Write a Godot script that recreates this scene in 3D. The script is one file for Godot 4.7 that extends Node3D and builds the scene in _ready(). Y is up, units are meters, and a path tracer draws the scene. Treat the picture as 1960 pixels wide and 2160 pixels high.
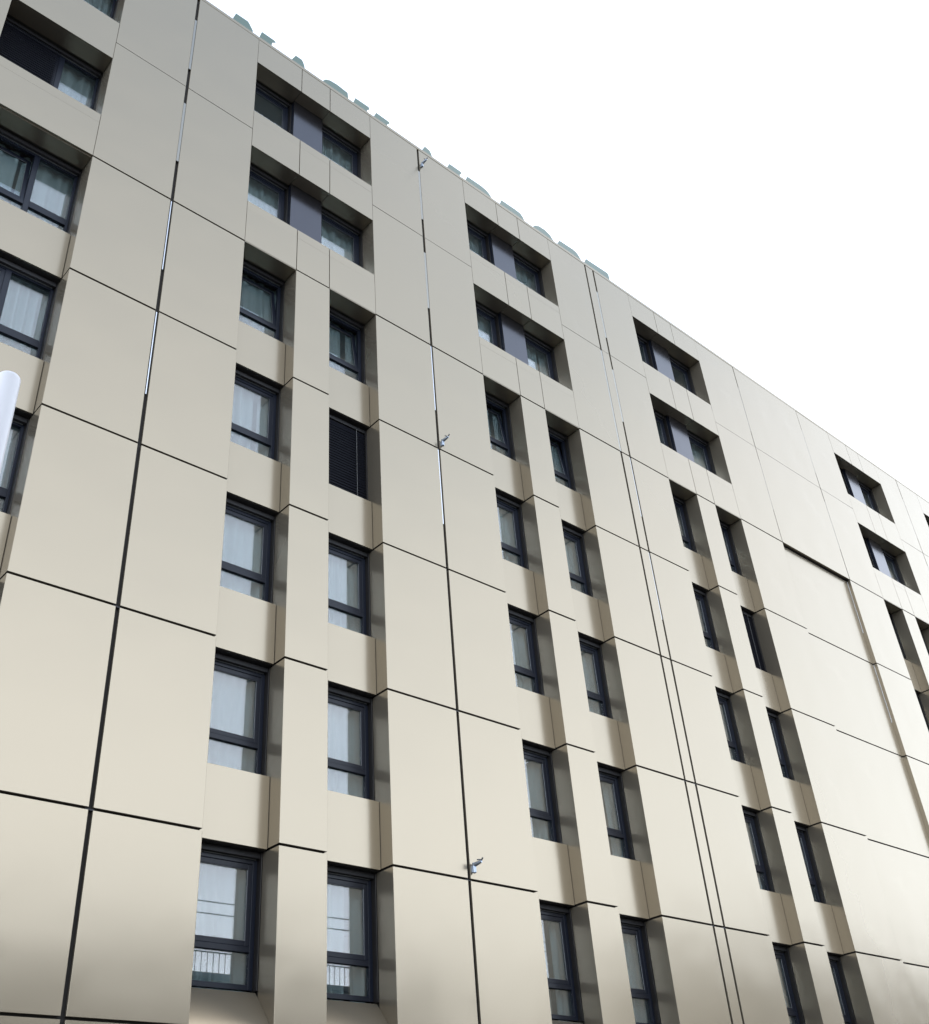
extends Node3D
# A metal-clad apartment facade seen from the street, looking up.
# The facade's front plane is z = 0, x runs to the right, y up; storey joints every 3 m.

const ROOF := 19.30
const GROUND := -6.62
const WIN_W := 1.25
const WIN_H := 1.87
const STOREYS := [12.0, 9.0, 6.0, 3.0, 0.0]
const UPPER := [18.25, 15.12]
const PAIRS := [1.614, 8.146, 15.057, 26.40, 33.03]   # left edge of each pair of window columns
const SECOND := 2.09                                   # from there to the second column's left edge
const MID_A := 1.25
const PAIR_W := 3.34
const DOUBLE_L := -3.65
const DOUBLE_R := -1.614

var M := {}
var taken := {}
var building: MeshInstance3D
var rng := RandomNumberGenerator.new()
var cache := {}

func _ready() -> void:
	rng.seed = 4711
	# ---- camera, sky, sun, exposure
	var cam := Camera3D.new()
	cam.name = "camera"
	cam.fov = 51.31
	cam.near = 0.05
	cam.far = 900.0
	cam.position = Vector3(-5.590, -5.017, 12.991)
	cam.rotation_order = EULER_ORDER_YXZ
	cam.rotation_degrees = Vector3(34.7713, -44.4406, -4.8507)
	add_child(cam)
	cam.current = true
	var sky_mat := ProceduralSkyMaterial.new()
	sky_mat.sky_top_color = Color(0.082, 0.115, 0.172).linear_to_srgb()
	sky_mat.sky_horizon_color = Color(0.77, 0.845, 0.94).linear_to_srgb()
	sky_mat.sky_curve = 0.6
	sky_mat.sky_energy_multiplier = 2.5
	sky_mat.ground_horizon_color = Color(0.25, 0.245, 0.235).linear_to_srgb()
	sky_mat.ground_bottom_color = Color(0.12, 0.12, 0.12).linear_to_srgb()
	sky_mat.sun_angle_max = 1.0
	sky_mat.sky_cover = cloud_cover()
	sky_mat.sky_cover_modulate = Color(1, 1, 1)
	var sky := Sky.new()
	sky.sky_material = sky_mat
	var env := Environment.new()
	env.background_mode = Environment.BG_SKY
	env.sky = sky
	env.tonemap_mode = Environment.TONE_MAPPER_LINEAR
	env.tonemap_exposure = 0.73
	env.sdfgi_enabled = true
	env.ssao_enabled = true
	env.ssil_enabled = true
	var we := WorldEnvironment.new()
	we.name = "world_environment"
	we.environment = env
	add_child(we)
	var sun := DirectionalLight3D.new()
	sun.name = "sun"
	sun.light_energy = 0.15
	sun.light_angular_distance = 14.0
	sun.light_color = Color(1.0, 0.98, 0.95)
	sun.shadow_enabled = true
	sun.sky_mode = DirectionalLight3D.SKY_MODE_LIGHT_ONLY
	add_child(sun)
	sun.look_at_from_position(Vector3(0.30, 0.52, 0.07) * 80.0, Vector3.ZERO)

	make_materials()
	make_ground()
	make_building()
	make_windows()
	make_roof_sign()
	make_brackets()
	make_lamp()
	make_opposite()

# ---------------------------------------------------------------- helpers

func numbered(called: String) -> String:
	taken[called] = taken.get(called, -1) + 1
	return called if taken[called] == 0 else "%s_%03d" % [called, taken[called]]

func tag(o: Node, label: String, category: String, group := "") -> Node:
	o.set_meta("label", label)
	o.set_meta("category", category)
	if group != "":
		o.set_meta("group", group)
	return o

func put(called: String, mesh: Mesh, m: Material, parent: Node = null, at := Vector3.ZERO) -> MeshInstance3D:
	var o := MeshInstance3D.new()
	o.mesh = mesh
	o.material_override = m
	if parent == null:
		o.name = numbered(called)
		add_child(o)
	else:
		o.name = called
		parent.add_child(o, true)
	o.position = at
	return o

func start() -> SurfaceTool:
	var st := SurfaceTool.new()
	st.begin(Mesh.PRIMITIVE_TRIANGLES)
	return st

func tri(st: SurfaceTool, a: Vector3, b: Vector3, c: Vector3, n: Vector3, na = null, nb = null, nc = null) -> void:
	var flip := (c - a).cross(b - a).dot(n) < 0.0
	var p := [a, c, b] if flip else [a, b, c]
	var q := [na, nc, nb] if flip else [na, nb, nc]
	for i in 3:
		st.set_normal(n if q[i] == null else q[i])
		st.add_vertex(p[i])

func quad(st: SurfaceTool, a: Vector3, b: Vector3, c: Vector3, d: Vector3, n: Vector3) -> void:
	tri(st, a, b, c, n)
	tri(st, a, c, d, n)

func box(st: SurfaceTool, lo: Vector3, hi: Vector3, ch := 0.004, skip_front := false) -> void:
	# a box with chamfered edges
	var mid := (lo + hi) * 0.5
	var h := (hi - lo) * 0.5
	ch = minf(ch, minf(h.x, minf(h.y, h.z)) * 0.6)
	var axes := [Vector3.RIGHT, Vector3.UP, Vector3.BACK]
	var corner := func(s: Vector3, a: int) -> Vector3:
		var v := Vector3(s.x * (h.x - ch), s.y * (h.y - ch), s.z * (h.z - ch))
		v[a] = s[a] * h[a]
		return mid + v
	for a in 3:
		var b := (a + 1) % 3
		var c := (a + 2) % 3
		for s in [-1.0, 1.0]:
			if skip_front and a == 2 and s > 0.0:
				continue
			var pts := []
			for k in [[-1.0, -1.0], [1.0, -1.0], [1.0, 1.0], [-1.0, 1.0]]:
				var g := Vector3.ZERO
				g[a] = s
				g[b] = k[0]
				g[c] = k[1]
				pts.append(corner.call(g, a))
			quad(st, pts[0], pts[1], pts[2], pts[3], axes[a] * s)
		# edges that run along axis c, between faces a and b
		for s in [-1.0, 1.0]:
			for t in [-1.0, 1.0]:
				var g0 := Vector3.ZERO
				g0[a] = s
				g0[b] = t
				g0[c] = -1.0
				var g1 := g0
				g1[c] = 1.0
				quad(st, corner.call(g0, a), corner.call(g1, a), corner.call(g1, b), corner.call(g0, b), (axes[a] * s + axes[b] * t).normalized())
	for sx in [-1.0, 1.0]:
		for sy in [-1.0, 1.0]:
			for sz in [-1.0, 1.0]:
				var g := Vector3(sx, sy, sz)
				tri(st, corner.call(g, 0), corner.call(g, 1), corner.call(g, 2), g.normalized())

func box_mesh(lo: Vector3, hi: Vector3, ch := 0.004) -> Mesh:
	var st := start()
	box(st, lo, hi, ch)
	return st.commit()

func sheet_panel(w: float, h: float, t: float) -> Mesh:
	# a folded metal cassette; its face is very slightly uneven, as rolled sheet is
	var key := "p%.3f_%.3f_%.3f_%d" % [w, h, t, rng.randi() % 3]
	if cache.has(key):
		return cache[key]
	var st := start()
	var ch := 0.0014
	box(st, Vector3(0, 0, -t), Vector3(w, h, 0), ch, true)
	var nx := clampi(int(w / 0.28), 2, 12)
	var ny := clampi(int(h / 0.28), 2, 14)
	var fn := FastNoiseLite.new()
	fn.seed = rng.randi() % 9999
	fn.frequency = 0.55
	fn.fractal_octaves = 2
	var nrm := func(i: int, j: int) -> Vector3:
		var x := w * i / nx
		var y := h * j / ny
		var e := 0.05
		var gx := (fn.get_noise_2d(x + e, y) - fn.get_noise_2d(x - e, y)) / (2 * e)
		var gy := (fn.get_noise_2d(x, y + e) - fn.get_noise_2d(x, y - e)) / (2 * e)
		return Vector3(-gx * 0.0045, -gy * 0.0045, 1.0).normalized()
	for i in nx:
		for j in ny:
			var x0 := ch + (w - 2 * ch) * i / nx
			var x1 := ch + (w - 2 * ch) * (i + 1) / nx
			var y0 := ch + (h - 2 * ch) * j / ny
			var y1 := ch + (h - 2 * ch) * (j + 1) / ny
			var a := Vector3(x0, y0, 0)
			var b := Vector3(x1, y0, 0)
			var c := Vector3(x1, y1, 0)
			var d := Vector3(x0, y1, 0)
			tri(st, a, b, c, Vector3.BACK, nrm.call(i, j), nrm.call(i + 1, j), nrm.call(i + 1, j + 1))
			tri(st, a, c, d, Vector3.BACK, nrm.call(i, j), nrm.call(i + 1, j + 1), nrm.call(i, j + 1))
	cache[key] = st.commit()
	return cache[key]

func panel(called: String, x0: float, x1: float, y0: float, y1: float, z := 0.0, t := 0.045) -> MeshInstance3D:
	var o := put(called, sheet_panel(x1 - x0, y1 - y0, t), M.clad, building, Vector3(x0, y0, z))
	# fixing tolerance: each cassette hangs a hair out of true
	o.rotation = Vector3(rng.randf_range(-1, 1) * 0.0011, rng.randf_range(-1, 1) * 0.0011, 0)
	return o

func slab(called: String, lo: Vector3, hi: Vector3, m: Material, parent: Node = null, ch := 0.003) -> MeshInstance3D:
	var key := "b%s" % [hi - lo]
	if not cache.has(key):
		cache[key] = box_mesh(Vector3.ZERO, hi - lo, ch)
	return put(called, cache[key], m, building if parent == null else parent, lo)

func lathe(st: SurfaceTool, profile: Array, base: Vector3, axis := Vector3.UP, n := 24) -> void:
	var u := axis.cross(Vector3.RIGHT if absf(axis.x) < 0.9 else Vector3.UP).normalized()
	var v := axis.cross(u)
	for i in profile.size() - 1:
		var p: Vector2 = profile[i]
		var q: Vector2 = profile[i + 1]
		var d := q - p
		var nn := Vector2(d.y, -d.x).normalized()
		for k in n:
			var a := TAU * k / n
			var b := TAU * (k + 1) / n
			var ra := u * cos(a) + v * sin(a)
			var rb := u * cos(b) + v * sin(b)
			var na := (ra * nn.x + axis * nn.y).normalized()
			var nb := (rb * nn.x + axis * nn.y).normalized()
			var p0 := base + ra * p.x + axis * p.y
			var p1 := base + rb * p.x + axis * p.y
			var q0 := base + ra * q.x + axis * q.y
			var q1 := base + rb * q.x + axis * q.y
			if p.x > 1e-5:
				tri(st, p0, p1, q1, na + nb, na, nb, nb)
			if q.x > 1e-5:
				tri(st, p0, q1, q0, na + nb, na, nb, na)

# ---------------------------------------------------------------- materials

func noise_image(size: int, freq: float, lo: float, hi: float, seed_: int, oct := 4) -> ImageTexture:
	var fn := FastNoiseLite.new()
	fn.seed = seed_
	fn.frequency = freq
	fn.fractal_octaves = oct
	var src := fn.get_seamless_image(size, size)
	var im := Image.create(size, size, true, Image.FORMAT_RGB8)
	for y in size:
		for x in size:
			var v := lerpf(lo, hi, src.get_pixel(x, y).r)
			im.set_pixel(x, y, Color(v, v, v))
	im.generate_mipmaps()
	return ImageTexture.create_from_image(im)

func cloud_cover() -> ImageTexture:
	# thin broken cloud over a pale blue sky, alike all round
	var fn := FastNoiseLite.new()
	fn.seed = 23
	fn.frequency = 0.9
	fn.fractal_octaves = 5
	var im := Image.create(1024, 512, false, Image.FORMAT_RGBA8)
	for j in 256:
		var el := PI * 0.5 - PI * (j + 0.5) / 512.0
		for i in 1024:
			var az := TAU * (i + 0.5) / 1024.0
			var d := Vector3(cos(az) * cos(el), sin(el), sin(az) * cos(el)) / (sin(el) + 0.28)
			var v := smoothstep(-0.32, 0.30, fn.get_noise_3d(d.x, d.y, d.z))
			im.set_pixel(i, j, Color(0.62, 0.58, 0.53, v * 0.62))
	return ImageTexture.create_from_image(im)

func mat(lin: Color, rough: float, metal := 0.0) -> StandardMaterial3D:
	var m := StandardMaterial3D.new()
	m.albedo_color = lin.linear_to_srgb()
	m.roughness = rough
	m.metallic = metal
	return m

func make_materials() -> void:
	M.clad = mat(Color(0.278, 0.241, 0.185), 0.23, 0.72)
	M.clad.metallic_specular = 0.0
	M.membrane = mat(Color(0.018, 0.016, 0.014), 0.9)
	M.concrete = mat(Color(0.20, 0.20, 0.19), 0.9)
	M.frame = mat(Color(0.008, 0.0105, 0.018), 0.34)
	M.frame.metallic_specular = 0.32
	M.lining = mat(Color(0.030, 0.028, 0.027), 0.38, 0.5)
	M.grey_panel = mat(Color(0.060, 0.060, 0.070), 0.20, 0.9)
	M.slat = mat(Color(0.0045, 0.005, 0.008), 0.6)
	M.slat.metallic_specular = 0.18
	M.cord = mat(Color(0.10, 0.10, 0.10), 0.6)
	M.seal = mat(Color(0.010, 0.010, 0.012), 0.7)
	M.track = mat(Color(0.16, 0.17, 0.18), 0.35, 0.7)
	M.rail = mat(Color(0.50, 0.52, 0.56), 0.16, 1.0)
	M.strip = mat(Color(0.245, 0.232, 0.205), 0.26, 0.95)
	M.steel = mat(Color(0.26, 0.30, 0.36), 0.30, 0.8)
	M.dark_steel = mat(Color(0.06, 0.065, 0.075), 0.4, 0.5)
	M.glass = mat(Color(0.05, 0.07, 0.075), 0.0, 0.0)
	M.glass.albedo_color.a = 0.10
	M.glass.transparency = BaseMaterial3D.TRANSPARENCY_ALPHA
	M.glass.metallic_specular = 0.5
	M.curtain = mat(Color(0.23, 0.325, 0.34), 0.9)
	M.curtain.backlight_enabled = true
	M.curtain.backlight = Color(0.35, 0.35, 0.35)
	M.curtain.cull_mode = BaseMaterial3D.CULL_DISABLED
	M.sign_green = mat(Color(0.058, 0.094, 0.074), 0.35)
	M.opal = mat(Color(0.54, 0.54, 0.57), 0.28)
	M.post = mat(Color(0.30, 0.31, 0.32), 0.4, 0.6)
	M.asphalt = mat(Color(0.055, 0.054, 0.052), 0.9)
	M.asphalt.albedo_texture = noise_image(256, 0.05, 0.75, 1.0, 9)
	M.asphalt.uv1_triplanar = true
	M.asphalt.uv1_world_triplanar = true
	M.asphalt.uv1_scale = Vector3.ONE * 0.3
	M.paving = mat(Color(0.24, 0.23, 0.21), 0.85)
	M.paving.albedo_texture = noise_image(256, 0.04, 0.8, 1.0, 11)
	M.paving.uv1_triplanar = true
	M.paving.uv1_world_triplanar = true
	M.paving.uv1_scale = Vector3.ONE * 0.5
	M.render = mat(Color(0.42, 0.36, 0.26), 0.85)
	M.roofing = mat(Color(0.10, 0.10, 0.10), 0.85)
	M.dark_glass = mat(Color(0.03, 0.035, 0.04), 0.08)

# ---------------------------------------------------------------- setting

func make_ground() -> void:
	var st := start()
	quad(st, Vector3(-300, GROUND - 0.12, -300), Vector3(300, GROUND - 0.12, -300), Vector3(300, GROUND - 0.12, 300), Vector3(-300, GROUND - 0.12, 300), Vector3.UP)
	var g := put("road", st.commit(), M.asphalt)
	g.set_meta("kind", "structure")
	var p := put("pavement", box_mesh(Vector3(-60, GROUND - 0.3, 0.05), Vector3(90, GROUND, 15.0), 0.01), M.paving)
	p.set_meta("kind", "structure")

func row_joints() -> Array:
	return [-2.47, 0.0, 3.0, 6.0, 9.0, 12.0, 15.69, ROOF]

func front_column(x0: float, x1: float, from_y := GROUND + 0.1, to_y := ROOF - 0.13) -> void:
	# storey-high cassettes of one field, split at the horizontal joints
	var ys := [from_y]
	for y in row_joints():
		if y > from_y + 0.05 and y < to_y - 0.05:
			ys.append(y)
	ys.append(to_y)
	for i in ys.size() - 1:
		var lo: float = ys[i] + (0.0 if i == 0 else (0.006 if ys[i] > 13.0 else 0.030))
		var hi: float = ys[i + 1] - (0.0 if i == ys.size() - 2 else (0.006 if ys[i + 1] > 13.0 else 0.008))
		panel("cladding_panel", x0, x1, lo, hi)

func rail(x: float, y0: float, y1: float, w: float, flush: bool) -> void:
	# bright metal guide strip inside a vertical joint
	var st := start()
	if flush:
		box(st, Vector3(-w * 0.5 + 0.004, 0, -0.05), Vector3(w * 0.5 - 0.004, y1 - y0, -0.004), 0.004)
		put("joint_strip", st.commit(), M.strip, building, Vector3(x, y0, 0))
	else:
		var r := w * 0.24
		var n := 10
		for k in n:
			var a := PI * k / n
			var b := PI * (k + 1) / n
			var na := Vector3(cos(a), 0, sin(a))
			var nb := Vector3(cos(b), 0, sin(b))
			var h := Vector3(0, y1 - y0, 0)
			tri(st, na * r, nb * r, nb * r + h, na + nb, na, nb, nb)
			tri(st, na * r, nb * r + h, na * r + h, na + nb, na, nb, na)
		box(st, Vector3(-r, 0, -0.02), Vector3(r, y1 - y0, -0.001), 0.001)
		put("joint_rail", st.commit(), M.rail, building, Vector3(x, y0, -0.032))

func make_building() -> void:
	# the wall behind the cladding, with openings only where windows are
	var st := start()
	var solid := func(x0: float, x1: float, y0: float, y1: float, front: float) -> void:
		box(st, Vector3(x0, y0, -0.62), Vector3(x1, y1, front), 0.001)
	var e := 0.035   # the reveals' sheet thickness
	var edges := [[-9.0, DOUBLE_L - e]]
	var left := DOUBLE_R + e
	for p in PAIRS:
		edges.append([left, p - e])
		left = p + PAIR_W + e
	edges.append([left, 44.0])
	for g in edges:
		if g[0] > 18.0 and g[1] < 27.0:   # the shallow recess
			solid.call(g[0], 20.49, GROUND, ROOF - 0.16, -0.06)
			solid.call(20.49, 24.34, 12.03, ROOF - 0.16, -0.06)
			solid.call(20.49, 24.34, GROUND, 12.03, -0.17)
			solid.call(24.34, g[1], GROUND, ROOF - 0.16, -0.06)
		else:
			solid.call(g[0], g[1], GROUND, ROOF - 0.16, -0.06)
	for p in PAIRS + [DOUBLE_L]:
		var w: float = PAIR_W if p != DOUBLE_L else DOUBLE_R - DOUBLE_L
		# full-width fascias of the two top storeys
		for f in [[12.03, 12.0 + 1.25], [15.15, 16.37], [18.28, ROOF - 0.16]]:
			solid.call(p - e, p + w + e, f[0], f[1], -0.06)
		if p != DOUBLE_L:
			solid.call(p + MID_A + e, p + SECOND - e, GROUND, 12.03, -0.06)
			solid.call(p + MID_A + 0.02, p + SECOND - 0.02, 13.25, 15.15, -0.345)
			solid.call(p + MID_A + 0.02, p + SECOND - 0.02, 16.37, 18.28, -0.345)
		for k in [9.0, 6.0, 3.0, 0.0]:
			for x in ([p, p + SECOND] if p != DOUBLE_L else [p]):
				solid.call(x - e, x + (WIN_W if p != DOUBLE_L else w) + e, k + 0.03, k + 1.10, -0.335)
		for x in ([p, p + SECOND] if p != DOUBLE_L else [p]):
			solid.call(x - e, x + (WIN_W if p != DOUBLE_L else w) + e, GROUND, -1.9, -0.58)
			solid.call(x - e, x + (WIN_W if p != DOUBLE_L else w) + e, GROUND, -2.5, -0.06)
	building = put("apartment_building", st.commit(), M.membrane)
	tag(building, "tall apartment block clad in champagne metal panels with deep-set dark windows", "building")

	# floors, ceiling and back wall of the rooms
	for k in [-3.2, 0.35, 3.35, 6.35, 9.35, 12.4, 15.55, 18.9]:
		slab("floor_slab", Vector3(-9, k, -5.0), Vector3(44, k + 0.25, -0.63), M.concrete)
	slab("back_wall", Vector3(-9, GROUND, -5.2), Vector3(44, ROOF - 0.2, -5.01), M.concrete)
	slab("end_wall", Vector3(-9.2, GROUND, -5.2), Vector3(-9.01, ROOF - 0.2, -0.06), M.concrete)
	slab("end_wall", Vector3(44.01, GROUND, -5.2), Vector3(44.2, ROOF - 0.2, -0.06), M.concrete)
	slab("roof", Vector3(-9.2, ROOF - 0.15, -5.2), Vector3(44.2, ROOF - 0.06, -0.2), M.roofing)

	# wide fields between the window columns
	var j := 0.034
	front_column(-9.0, -5.25 - 0.012)
	front_column(-5.25 + 0.012, DOUBLE_L)
	front_column(DOUBLE_R, -j)
	front_column(j, PAIRS[0])
	front_column(PAIRS[0] + PAIR_W, 6.55 - j)
	front_column(6.55 + j, PAIRS[1])
	front_column(PAIRS[1] + PAIR_W, 13.09 - 0.033)
	front_column(13.09 + 0.033, 13.458 - 0.033)
	front_column(13.458 + 0.033, PAIRS[2])
	front_column(PAIRS[2] + PAIR_W, 20.50)
	front_column(20.528, 24.306 - 0.002, 12.027)
	front_column(24.334, PAIRS[3], 12.027)
	front_column(24.306, PAIRS[3], GROUND + 0.1, 12.0 - 0.005)
	front_column(PAIRS[3] + PAIR_W, 31.39 - 0.02)
	front_column(31.39 + 0.02, PAIRS[4])
	front_column(PAIRS[4] + PAIR_W, 38.0)
	front_column(38.03, 44.0)
	# the shallow recess: its face, its head and its two sides
	var ys := [GROUND + 0.1, -2.47, 0.0, 3.0, 6.0, 9.0, 12.0]
	for i in 6:
		panel("recess_panel", 20.506, 24.300, ys[i] + (0.030 if i > 0 else 0.0), ys[i + 1] - 0.008, -0.115, 0.04)
		for x in [20.5005, 24.3025]:
			slab("recess_side", Vector3(x, ys[i] + (0.030 if i > 0 else 0.0), -0.15), Vector3(x + 0.003, ys[i + 1] - 0.008, -0.0015), M.clad, null, 0.0006)
	slab("recess_head", Vector3(20.51, 12.03, -0.16), Vector3(24.30, 12.055, -0.048), M.clad)
	# bright strips in the vertical joints
	for x in [0.0, 6.55, 13.458, 20.514, 24.32, 31.39]:
		var w := 0.066 if x < 14.0 else 0.028
		rail(x, 16.36, 18.26, w, true)
		rail(x, 13.21, 15.13, w, true)
		if x < 14.0:
			rail(x, 10.09, 11.99, w, false)
			rail(x, 7.08, 8.99, w, false)
	rail(13.09, 12.03, 15.66, 0.066, true)
	for s in [[7.08, 8.99], [10.09, 11.97]]:
		slab("joint_rail", Vector3(24.294, s[0], -0.112), Vector3(24.304, s[1], -0.104), M.rail, null, 0.002)
	# clips at the joint crossings
	for x in [0.0, 6.55, 13.09, 13.458]:
		for k in [0.0, 3.0]:
			slab("joint_clip", Vector3(x - 0.075, k - 0.012, -0.055), Vector3(x + 0.055, k + 0.012, -0.012), M.seal)

	for p in PAIRS:
		make_pair(p)
	make_double_column()
	# parapet coping
	var xs := [-9.0, -5.25, -1.614, 1.614, 4.954, 8.146, 11.486, 15.057, 18.397, 22.4, 26.4, 29.74, 33.03, 38.0, 44.0]
	for i in xs.size() - 1:
		slab("coping", Vector3(xs[i] + 0.002, ROOF - 0.125, -0.30), Vector3(xs[i + 1] - 0.002, ROOF, 0.004), M.clad, null, 0.012)

func fascia(x0: float, x1: float, y0: float, y1: float, fold: bool) -> void:
	if fold:
		panel("fascia_panel", x0, x1, y0, y1 - 0.252)
		panel("sill_panel", x0, x1, y1 - 0.249, y1, -0.002)
	else:
		panel("fascia_panel", x0, x1, y0, y1)

func reveal(x: float, to_right: bool, y0: float, y1: float) -> void:
	# side lining of an opening; its face lies in the plane x
	var a := x - 0.0035 if to_right else x + 0.0005
	slab("reveal_panel", Vector3(a, y0, -0.415), Vector3(a + 0.003, y1, -0.0015), M.clad, null, 0.0006)

func make_pair(p: float) -> void:
	var xs := [p, p + MID_A, p + SECOND, p + PAIR_W]
	var g := 0.009
	# fascias of the two top storeys, soffits under them
	var rows := [[12.027, 13.26, true, 12.0], [15.12, 16.37, true, 15.12], [18.25, ROOF - 0.13, false, 18.25]]
	for r in rows:
		for i in 3:
			fascia(xs[i] + g, xs[i + 1] - g, r[0], r[1], r[2])
			if r[3] > 13.0:
				slab("soffit_panel", Vector3(xs[i] + (0.006 if i == 0 else 0.005), r[3] + 0.004, -0.40), Vector3(xs[i + 1] - (0.006 if i == 2 else 0.005), r[3] + 0.028, -0.047), M.clad)
			elif i != 1:
				slab("soffit_panel", Vector3(xs[i] + 0.006, 12.004, -0.40), Vector3(xs[i + 1] - 0.006, 12.026, -0.003), M.clad)
	# side linings and the grey infill of the wide top openings
	for f in [[13.262, 15.12], [16.372, 18.25]]:
		reveal(xs[0], false, f[0], f[1])
		reveal(xs[3], true, f[0], f[1])
		slab("infill_panel", Vector3(xs[1] + 0.004, f[0] - 0.02, -0.345), Vector3(xs[2] - 0.004, f[1] + 0.002, -0.315), M.grey_panel)
		for s in [[xs[1] + 0.004, xs[1] + 0.02], [xs[2] - 0.02, xs[2] - 0.004]]:
			slab("infill_side", Vector3(s[0], f[0] - 0.02, -0.60), Vector3(s[1], f[1], -0.347), M.frame)
		for x in [[xs[0], xs[1]], [xs[2], xs[3]]]:
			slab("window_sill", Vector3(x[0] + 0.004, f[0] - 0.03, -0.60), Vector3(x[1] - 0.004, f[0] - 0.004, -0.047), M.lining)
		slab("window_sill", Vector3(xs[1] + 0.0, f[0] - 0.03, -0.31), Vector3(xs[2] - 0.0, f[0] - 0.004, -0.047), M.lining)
	# lower storeys: pier between the two columns
	var ys := [GROUND + 0.1, -2.47, 0.0, 3.0, 6.0, 9.0, 12.0]
	for i in 6:
		panel("pier_panel", xs[1], xs[2], ys[i] + (0.030 if i > 0 else 0.0), ys[i + 1] - 0.008)
	for x0 in [xs[0], xs[2]]:
		var x1: float = x0 + WIN_W
		for i in range(1, 6):
			reveal(x0, false, ys[i] + 0.030, ys[i + 1] - 0.008)
			reveal(x1, true, ys[i] + 0.030, ys[i + 1] - 0.008)
		for k in [9.0, 6.0, 3.0, 0.0]:
			panel("spandrel_panel", x0 + 0.006, x1 - 0.012, k + 0.012, k + 1.115, -0.30, 0.03)
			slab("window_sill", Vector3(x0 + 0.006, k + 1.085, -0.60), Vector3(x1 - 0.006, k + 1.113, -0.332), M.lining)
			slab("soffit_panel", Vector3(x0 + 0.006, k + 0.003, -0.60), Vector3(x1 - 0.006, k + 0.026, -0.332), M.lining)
		sloped_sill(x0, x1)
		panel("cladding_panel", x0 + 0.002, x1 - 0.002, GROUND + 0.1, -2.475)

func sloped_sill(x0: float, x1: float) -> void:
	var st := start()
	var a := Vector3(0.006, -1.90, -0.47)
	var b := Vector3(0.006, -2.46, -0.003)
	var w := Vector3(x1 - x0 - 0.012, 0, 0)
	var n := Vector3(0, 0.467, 0.56).normalized()
	var t := -n * 0.03
	quad(st, a, b, b + w, a + w, n)
	quad(st, a + t, b + t, b + w + t, a + w + t, -n)
	quad(st, a, a + t, b + t, b, Vector3.LEFT)
	quad(st, a + w, a + w + t, b + w + t, b + w, Vector3.RIGHT)
	quad(st, b, b + t, b + t + w, b + w, Vector3.DOWN)
	quad(st, a, a + t, a + t + w, a + w, Vector3.UP)
	put("sloped_sill", st.commit(), M.clad, building, Vector3(x0, 0, 0))

func make_double_column() -> void:
	var x0 := DOUBLE_L
	var x1 := DOUBLE_R
	for r in [[12.027, 13.26, true, 12.0], [15.12, 16.37, true, 15.12], [18.25, ROOF - 0.13, false, 18.25]]:
		fascia(x0 + 0.009, x1 - 0.009, r[0], r[1], r[2])
		slab("soffit_panel", Vector3(x0 + 0.006, r[3] + 0.004, -0.40), Vector3(x1 - 0.006, r[3] + 0.028, -0.047), M.clad)
	for f in [[13.262, 15.12], [16.372, 18.25]]:
		reveal(x0, false, f[0], f[1])
		reveal(x1, true, f[0], f[1])
		slab("window_sill", Vector3(x0 + 0.004, f[0] - 0.03, -0.60), Vector3(x1 - 0.004, f[0] - 0.004, -0.047), M.lining)
	var ys := [-2.47, 0.0, 3.0, 6.0, 9.0, 12.0]
	for i in 5:
		reveal(x0, false, ys[i] + 0.030, ys[i + 1] - 0.008)
		reveal(x1, true, ys[i] + 0.030, ys[i + 1] - 0.008)
	for k in [9.0, 6.0, 3.0, 0.0]:
		panel("spandrel_panel", x0 + 0.006, x1 - 0.012, k + 0.012, k + 1.115, -0.30, 0.03)
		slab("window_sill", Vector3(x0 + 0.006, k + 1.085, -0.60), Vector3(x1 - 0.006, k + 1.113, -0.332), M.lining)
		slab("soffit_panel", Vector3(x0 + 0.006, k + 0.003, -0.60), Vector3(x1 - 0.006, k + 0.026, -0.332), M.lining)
	sloped_sill(x0, x1)
	panel("cladding_panel", x0 + 0.002, x1 - 0.002, GROUND + 0.1, -2.475)

# ---------------------------------------------------------------- windows

func frame_ring(st: SurfaceTool, x0: float, x1: float, y0: float, y1: float, w: float, z0: float, z1: float) -> void:
	box(st, Vector3(x0, y0, z0), Vector3(x0 + w, y1, z1), 0.004)
	box(st, Vector3(x1 - w, y0, z0), Vector3(x1, y1, z1), 0.004)
	box(st, Vector3(x0 + w, y0, z0), Vector3(x1 - w, y0 + w, z1), 0.004)
	box(st, Vector3(x0 + w, y1 - w, z0), Vector3(x1 - w, y1, z1), 0.004)

func once(key: String, maker: Callable) -> Mesh:
	if not cache.has(key):
		cache[key] = maker.call()
	return cache[key]

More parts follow.
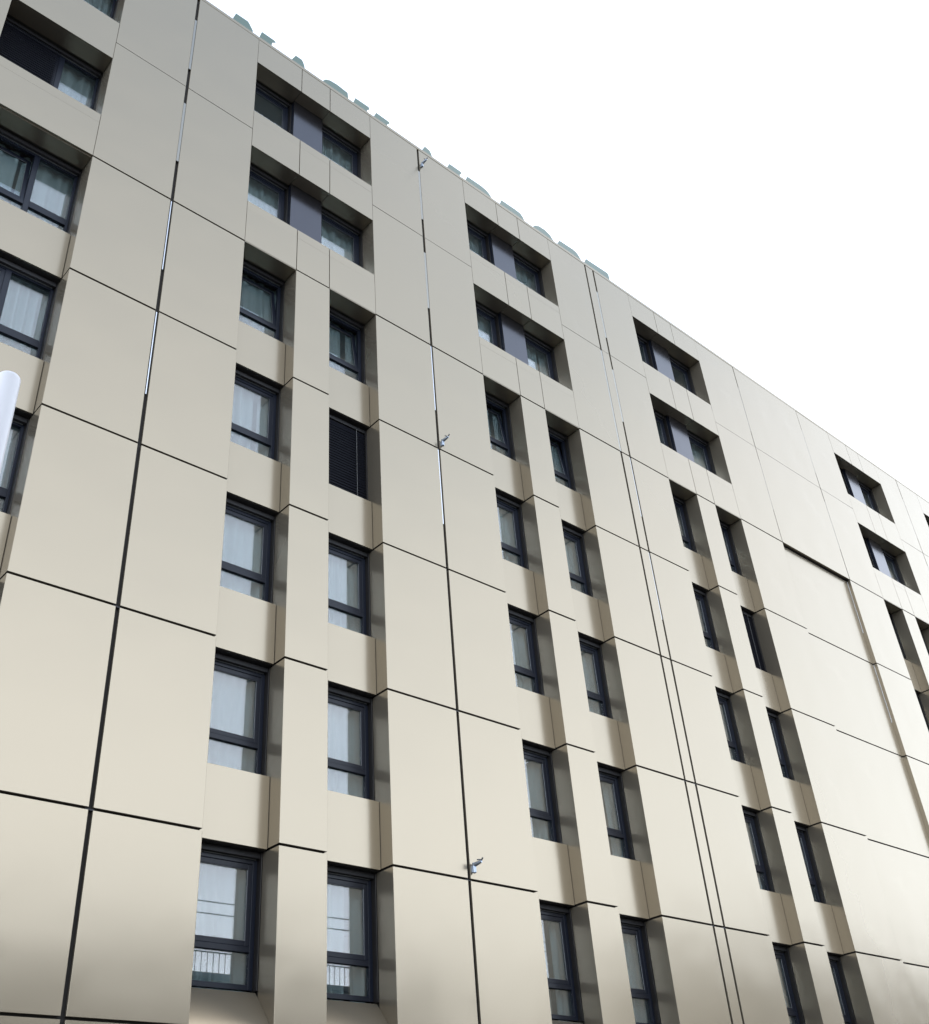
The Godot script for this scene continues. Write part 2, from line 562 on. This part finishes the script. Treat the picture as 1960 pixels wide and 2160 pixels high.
func window(x: float, top: float, w: float, tilted: bool, blind: bool, half_blind := false) -> void:
	# origin: the opening's upper left corner in the facade plane; 1.87 m high
	var tagkey := "%.2f" % w
	var frame := once("frame" + tagkey, func() -> Mesh:
		var st := start()
		var fw := 0.072 if w < 1.5 else 0.046
		frame_ring(st, 0.022, w - 0.022, -1.865, -0.085, fw, -0.605, -0.53)
		if w < 1.5:
			box(st, Vector3(0.094, -1.375, -0.604), Vector3(w - 0.094, -1.295, -0.531), 0.004)
		else:
			var c := w - 0.785
			box(st, Vector3(0.068, -1.465, -0.604), Vector3(c - 0.05, -1.375, -0.531), 0.004)
			box(st, Vector3(c + 0.05, -1.465, -0.604), Vector3(w - 0.068, -1.310, -0.531), 0.004)
			box(st, Vector3(c - 0.05, -1.819, -0.605), Vector3(c + 0.05, -0.131, -0.526), 0.004)
		return st.commit())
	var o := put("window", frame, M.frame, building, Vector3(x, top, 0))
	# blind box above the frame and the side linings beside it
	put("blind_box", once("blindbox" + tagkey, func() -> Mesh: return box_mesh(Vector3(0.022, -0.083, -0.60), Vector3(w - 0.022, -0.002, -0.45), 0.003)), M.seal, o)
	put("blind_track", once("track" + tagkey, func() -> Mesh: return box_mesh(Vector3(0.06, -0.098, -0.528), Vector3(w - 0.06, -0.0855, -0.505), 0.002)), M.track, o)
	for s in [0.0, w - 0.02]:
		put("lining", once("lining", func() -> Mesh: return box_mesh(Vector3(0, -1.88, -0.60), Vector3(0.02, -0.001, -0.425), 0.002)), M.lining, o, Vector3(s, 0, 0))
	# panes and sashes
	var fields := [[0.094, w - 0.094]]
	if w > 1.5:
		fields = [[0.068, w - 0.835], [w - 0.735, w - 0.068]]
	for n in fields.size():
		var a: float = fields[n][0]
		var b: float = fields[n][1]
		var fk := tagkey + "_%d" % n
		put("lower_pane", once("lp" + fk, func() -> Mesh: return glazing(Vector3(a, -1.82 if w > 1.5 else -1.793, -0.594), Vector3(b, -1.465 if w > 1.5 else -1.375, -0.570))), M.glass, o)
		if w > 1.5 and n == 1:   # a fixed light without a sash
			put("upper_pane", once("up" + fk, func() -> Mesh: return glazing(Vector3(a, -1.31, -0.594), Vector3(b, -0.131, -0.570))), M.glass, o)
			continue
		# hinged at the bottom
		var hinge := -1.292 if w < 1.5 else -1.38
		var sh := 1.132 if w < 1.5 else 1.245
		var sash := put("sash", once("sash" + fk, func() -> Mesh:
			var st := start()
			frame_ring(st, a - 0.006, b + 0.006, 0.0, sh, 0.074, -0.05, 0.0)
			return st.commit()), M.frame, o, Vector3(0, hinge, -0.541))
		var pane := put("upper_pane", once("up" + fk, func() -> Mesh: return glazing(Vector3(a + 0.068, 0.074, -0.048), Vector3(b - 0.068, sh - 0.074, -0.024))), M.glass, o, Vector3(0, hinge, -0.541))
		put("gasket", once("gk" + fk, func() -> Mesh:
			var st := start()
			frame_ring(st, a + 0.068, b - 0.068, 0.074, sh - 0.074, 0.006, -0.02, -0.010)
			return st.commit()), M.track, o, sash.position)
		if tilted and n == 0:
			sash.rotation.x = deg_to_rad(-7.0)
			pane.rotation.x = sash.rotation.x
			o.get_child(o.get_child_count() - 1).rotation.x = sash.rotation.x
	if blind or half_blind:
		var bw := w if blind else w - 0.835
		put("venetian_blind", once("blind%.2f" % bw, func() -> Mesh:
			var st := start()
			for k in 27:
				var y := -0.11 - k * 0.0655
				# a slightly tilted, curved slat
				var pts := []
				for i in 5:
					var t := i / 4.0
					pts.append(Vector3(0, y - t * 0.066, -0.470 + t * 0.020 + sin(t * PI) * 0.006))
				for i in 4:
					var d: Vector3 = pts[i + 1] - pts[i]
					var nn := Vector3(0, -d.z, d.y).normalized() * -1.0
					var sx := Vector3(0.035, 0, 0)
					var ex := Vector3(bw - 0.035, 0, 0)
					quad(st, pts[i] + sx, pts[i] + ex, pts[i + 1] + ex, pts[i + 1] + sx, nn)
			return st.commit()), M.slat, o)
		for cx in ([bw * 0.80] if blind else []):
			put("blind_cord", once("cord", func() -> Mesh: return box_mesh(Vector3(-0.004, -1.87, -0.442), Vector3(0.004, -0.09, -0.434), 0.001)), M.cord, o, Vector3(cx, 0, 0))

func glazing(lo: Vector3, hi: Vector3) -> Mesh:
	# double glazing: an outer and an inner sheet of glass
	var st := start()
	box(st, Vector3(lo.x, lo.y, hi.z - 0.006), hi, 0.0006)
	box(st, lo, Vector3(hi.x, hi.y, lo.z + 0.006), 0.0006)
	return st.commit()

func curtain_mesh(w: float, seed_: int, open_from: float, open_to: float) -> Mesh:
	var st := start()
	var r := RandomNumberGenerator.new()
	r.seed = seed_
	var n := 120
	var folds := []
	for i in 4:
		folds.append([r.randf_range(2.2, 6.5), r.randf() * TAU, r.randf_range(0.012, 0.030)])
	var zf := func(x: float, t: float) -> float:
		var z := 0.0
		for f in folds:
			z += f[2] * sin(TAU * f[0] * x + f[1] + 0.4 * sin(3.0 * t + f[1]))
		return z * (0.6 + 0.5 * t)
	var rows := 6
	var grid := []
	for j in rows + 1:
		var line := []
		for i in n + 1:
			var x := w * i / n
			var t := j / float(rows)
			line.append(Vector3(x, -0.03 - 1.95 * t, zf.call(x, t)))
		grid.append(line)
	var nr := func(i: int, j: int) -> Vector3:
		var dx: Vector3 = grid[j][mini(i + 1, n)] - grid[j][maxi(i - 1, 0)]
		var dy: Vector3 = grid[maxi(j - 1, 0)][i] - grid[mini(j + 1, rows)][i]
		return dx.cross(dy).normalized()
	for j in rows:
		for i in n:
			if grid[0][i].x >= open_from and grid[0][i].x < open_to:
				continue
			tri(st, grid[j][i], grid[j][i + 1], grid[j + 1][i + 1], Vector3.BACK, nr.call(i, j), nr.call(i + 1, j), nr.call(i + 1, j + 1))
			tri(st, grid[j][i], grid[j + 1][i + 1], grid[j + 1][i], Vector3.BACK, nr.call(i, j), nr.call(i + 1, j + 1), nr.call(i, j + 1))
	return st.commit()

func make_windows() -> void:
	var tops := UPPER + STOREYS
	var rows := ["top row", "second row from roof", "fifth row up", "fourth row up", "third row up", "second row up", "lowest row"]
	var pair_names := ["nearest window pair", "second window pair", "third window pair", "fourth window pair", "fifth window pair"]
	for c in PAIRS.size():
		for s in 2:
			var x: float = PAIRS[c] + s * SECOND
			for i in tops.size():
				var tilted: bool = i == 2 and c < 2
				var blind: bool = i == 3 and s == 1 and (c == 0 or c == 2)
				window(x, tops[i], WIN_W, tilted, blind)
				var bare: bool = (c == 0 and i == 0 and s == 0) or (c == 2 and i == 0) or (c == 2 and i == 1 and s == 0)
				if blind or bare or c > 3 or (c == 3 and i > 2):
					continue
				var open := [0.0, 0.0]
				if (i + s + c) % 4 == 3:
					open = [0.86, 0.97]
				var v := (i * 5 + s * 3 + c * 7) % 6
				var cm := once("curtain%d_%.2f" % [v, open[0]], func() -> Mesh: return curtain_mesh(1.31, 31 + v, open[0], open[1]))
				var o := put("curtain", cm, M.curtain, null, Vector3(x - 0.03, tops[i] - 0.02, -0.74))
				tag(o, "pale sheer curtain inside window, %s, %s column of %s" % [rows[i], ["left", "right"][s], pair_names[c]], "curtain", "curtains inside the windows")
	for i in tops.size():
		window(DOUBLE_L, tops[i], DOUBLE_R - DOUBLE_L, i == 2, false, i < 2)
		var cm := once("wide_curtain%d" % (2 if i < 2 else i % 2), func() -> Mesh: return curtain_mesh(2.10, 77 + i % 2, 0.0 if i < 2 else 1.02, 1.20 if i < 2 else 1.10))
		if i < 6:
			var o := put("curtain", cm, M.curtain, null, Vector3(DOUBLE_L - 0.03, tops[i] - 0.02, -0.74))
			tag(o, "pale sheer curtain inside far left double window, %s" % rows[i], "curtain", "curtains inside the windows")

# ---------------------------------------------------------------- things on and before the facade

func make_roof_sign() -> void:
	var shapes := [
		[Vector2(0.96, 19.58), Vector2(1.02, 19.82), Vector2(1.35, 19.83), Vector2(1.39, 19.78), Vector2(1.50, 19.59)],
		[Vector2(1.70, 19.56), Vector2(1.75, 19.80), Vector2(2.11, 19.80), Vector2(2.15, 19.76), Vector2(2.06, 19.68), Vector2(2.04, 19.54)],
		[Vector2(2.64, 19.56), Vector2(2.74, 19.80), Vector2(2.92, 19.80), Vector2(2.97, 19.71), Vector2(3.01, 19.57)],
		[Vector2(3.58, 19.56), Vector2(3.65, 19.67), Vector2(3.79, 19.76), Vector2(4.01, 19.79), Vector2(4.34, 19.75), Vector2(4.36, 19.53)],
		[Vector2(4.53, 19.53), Vector2(4.59, 19.76), Vector2(5.02, 19.77), Vector2(5.05, 19.69), Vector2(4.97, 19.60), Vector2(4.96, 19.51)],
		[Vector2(5.19, 19.53), Vector2(5.27, 19.75), Vector2(5.70, 19.74), Vector2(5.72, 19.68), Vector2(5.64, 19.60), Vector2(5.63, 19.53)],
		[Vector2(6.84, 19.54), Vector2(6.94, 19.76), Vector2(7.11, 19.72), Vector2(7.15, 19.64), Vector2(7.18, 19.54)],
		[Vector2(7.73, 19.53), Vector2(7.83, 19.75), Vector2(8.25, 19.75), Vector2(8.27, 19.68), Vector2(8.20, 19.59), Vector2(8.20, 19.51)],
		[Vector2(8.40, 19.49), Vector2(8.50, 19.74), Vector2(9.00, 19.75), Vector2(9.21, 19.72), Vector2(9.32, 19.64), Vector2(9.39, 19.55)],
		[Vector2(9.72, 19.50), Vector2(9.82, 19.75), Vector2(10.39, 19.76), Vector2(10.58, 19.74), Vector2(10.66, 19.65), Vector2(10.71, 19.53)],
		[Vector2(11.05, 19.51), Vector2(11.17, 19.66), Vector2(11.36, 19.76), Vector2(11.61, 19.77), Vector2(11.81, 19.69), Vector2(11.95, 19.50)],
		[Vector2(12.10, 19.53), Vector2(12.22, 19.75), Vector2(12.79, 19.78), Vector2(12.96, 19.75), Vector2(13.06, 19.65), Vector2(13.13, 19.53)],
		[Vector2(13.27, 19.51), Vector2(13.40, 19.76), Vector2(14.38, 19.80), Vector2(14.43, 19.75), Vector2(14.44, 19.52)]]
	var nth := ["first", "second", "third", "fourth", "fifth", "sixth", "seventh", "eighth", "ninth", "tenth", "eleventh", "twelfth", "last"]
	for i in shapes.size():
		var poly := PackedVector2Array(shapes[i])
		# down to the coping
		poly.append(Vector2(poly[poly.size() - 1].x, ROOF + 0.001))
		poly.append(Vector2(poly[0].x, ROOF + 0.001))
		var c := Vector2((poly[0].x + poly[poly.size() - 2].x) * 0.5, ROOF + 0.001)
		var st := start()
		var t := 0.024
		var idx := Geometry2D.triangulate_polygon(poly)
		for k in range(0, idx.size(), 3):
			var q := []
			for m in 3:
				var v := poly[idx[k + m]] - c
				q.append(Vector3(v.x, v.y, 0))
			tri(st, q[0], q[1], q[2], Vector3.BACK)
			var d := Vector3(0, 0, -t)
			tri(st, q[0] + d, q[1] + d, q[2] + d, Vector3.FORWARD)
		var cen := Vector2.ZERO
		for v in poly:
			cen += v / poly.size()
		for k in poly.size():
			var a := poly[k] - c
			var b := poly[(k + 1) % poly.size()] - c
			var n2 := Vector2(b.y - a.y, a.x - b.x).normalized()
			if n2.dot((a + b) * 0.5 + c - cen) < 0:
				n2 = -n2
			quad(st, Vector3(a.x, a.y, 0), Vector3(b.x, b.y, 0), Vector3(b.x, b.y, -t), Vector3(a.x, a.y, -t), Vector3(n2.x, n2.y, 0))
		var o := put("sign_letter", st.commit(), M.sign_green, null, Vector3(c.x, c.y, -0.12))
		tag(o, "top of a grey-green sign letter on the roof edge, %s from the left" % nth[i], "sign letter", "sign letters along the roof edge")

func make_brackets() -> void:
	var spots := [[18.45, "small grey metal bracket on panel joint just below the roof edge"], [9.09, "small grey metal bracket on panel joint halfway up the facade"], [0.11, "small grey metal bracket on panel joint near the bottom edge"]]
	for s in spots:
		var st := start()
		lathe(st, [Vector2(0, 0), Vector2(0.026, 0.004), Vector2(0.032, 0.012), Vector2(0.034, 0.15), Vector2(0.028, 0.17), Vector2(0, 0.174)], Vector3(0, 0, 0.045), Vector3.UP, 20)
		box(st, Vector3(-0.022, 0.02, -0.012), Vector3(0.022, 0.13, 0.018), 0.004)
		var o := put("bracket", st.commit(), M.steel, null, Vector3(6.632, s[0], 0.004))
		tag(o, s[1], "bracket", "brackets on the vertical joint")
		var ar := start()
		lathe(ar, [Vector2(0, 0), Vector2(0.036, 0.002), Vector2(0.030, 0.10), Vector2(0.020, 0.16), Vector2(0.0, 0.164)], Vector3(0, 0.135, 0.055), Vector3(0.10, 0.12, 1).normalized(), 18)
		put("arm", ar.commit(), M.steel, o)
		var cl := start()
		lathe(cl, [Vector2(0, 0), Vector2(0.011, 0.0), Vector2(0.011, 0.075), Vector2(0.0, 0.078)], Vector3(-0.035, 0.185, 0.165), Vector3(1, 0.15, 0.1).normalized(), 12)
		lathe(cl, [Vector2(0, 0), Vector2(0.012, 0.0), Vector2(0.014, 0.06), Vector2(0.0, 0.063)], Vector3(0.018, 0.165, 0.20), Vector3(0.15, 0.7, 0.6).normalized(), 12)
		put("clamp", cl.commit(), M.dark_steel, o)

func make_lamp() -> void:
	# opal lamp column near the camera, at the left edge of the picture
	var base := Vector3(-4.218, GROUND, 7.80)
	var top := -0.50 - GROUND
	var r := 0.068
	var st := start()
	lathe(st, [Vector2(0, 0), Vector2(0.075, 0), Vector2(0.075, 0.03), Vector2(0.048, 0.05), Vector2(0.045, top - 1.5), Vector2(0.0, top - 1.499)], Vector3.ZERO)
	var o := put("street_lamp", st.commit(), M.post, null, base)
	tag(o, "white opal tube of a slim street lamp at the left edge", "street lamp")
	var h := start()
	var prof := [Vector2(0, top - 1.495), Vector2(r, top - 1.494), Vector2(r, top - 0.04)]
	for k in 7:
		var a := PI * 0.5 * (k + 1) / 7.0
		prof.append(Vector2((r - 0.04) + 0.04 * cos(a), top - 0.04 + 0.04 * sin(a)))
	prof.append(Vector2(0, top + 0.004))
	lathe(h, prof, Vector3.ZERO, Vector3.UP, 40)
	put("opal_tube", h.commit(), M.opal, o)

func make_opposite() -> void:
	# the low house over the road, mirrored in the lowest windows and panels
	var st := start()
	box(st, Vector3(-34, GROUND - 0.1, 30), Vector3(34, 5.6, 42), 0.03)
	var o := put("opposite_house", st.commit(), M.render)
	tag(o, "low beige house across the road with roof terrace railing", "building")
	slab("roof", Vector3(-34.3, 5.61, 29.7), Vector3(34.3, 5.8, 42.3), M.roofing, o)
	for f in 4:
		for i in 16:
			slab("window", Vector3(-31 + i * 4.1, -5.2 + f * 3.1, 29.96), Vector3(-29.4 + i * 4.1, -3.6 + f * 3.1, 30.02), M.dark_glass, o)
	var rl := start()
	for y in [6.75]:
		box(rl, Vector3(-33.5, y, 30.2), Vector3(33.5, y + 0.05, 30.25), 0.005)
	for i in 223:
		box(rl, Vector3(-33.4 + i * 0.3, 5.8, 30.21), Vector3(-33.375 + i * 0.3, 6.75, 30.24), 0.002)
	put("railing", rl.commit(), M.dark_steel, o)
	var far := put("far_house", box_mesh(Vector3(60, GROUND - 0.1, 34), Vector3(150, 12, 50), 0.03), M.render)
	tag(far, "taller beige house far down the road on the opposite side", "building")
	for f in 5:
		for i in 20:
			slab("window", Vector3(64 + i * 4.1, -4.6 + f * 3.4, 33.96), Vector3(65.8 + i * 4.1, -2.8 + f * 3.4, 34.02), M.dark_glass, far)
	for k in 2:
		var w := start()
		var n := 40
		var prev := Vector3.ZERO
		for i in n + 1:
			var t := i / float(n)
			var p := Vector3(-40 + 100 * t, 8.1 + k * 0.45 - 4.0 * 1.6 * t * (1 - t), 24.0)
			if i > 0:
				var d := (p - prev)
				lathe(w, [Vector2(0.022, 0), Vector2(0.022, d.length())], prev, d.normalized(), 6)
			prev = p
		var c := put("overhead_cable", w.commit(), M.seal)
		tag(c, "thin dark overhead cable mirrored in the lowest windows, %s of the two" % ["lower", "upper"][k], "cable", "cables over the road")
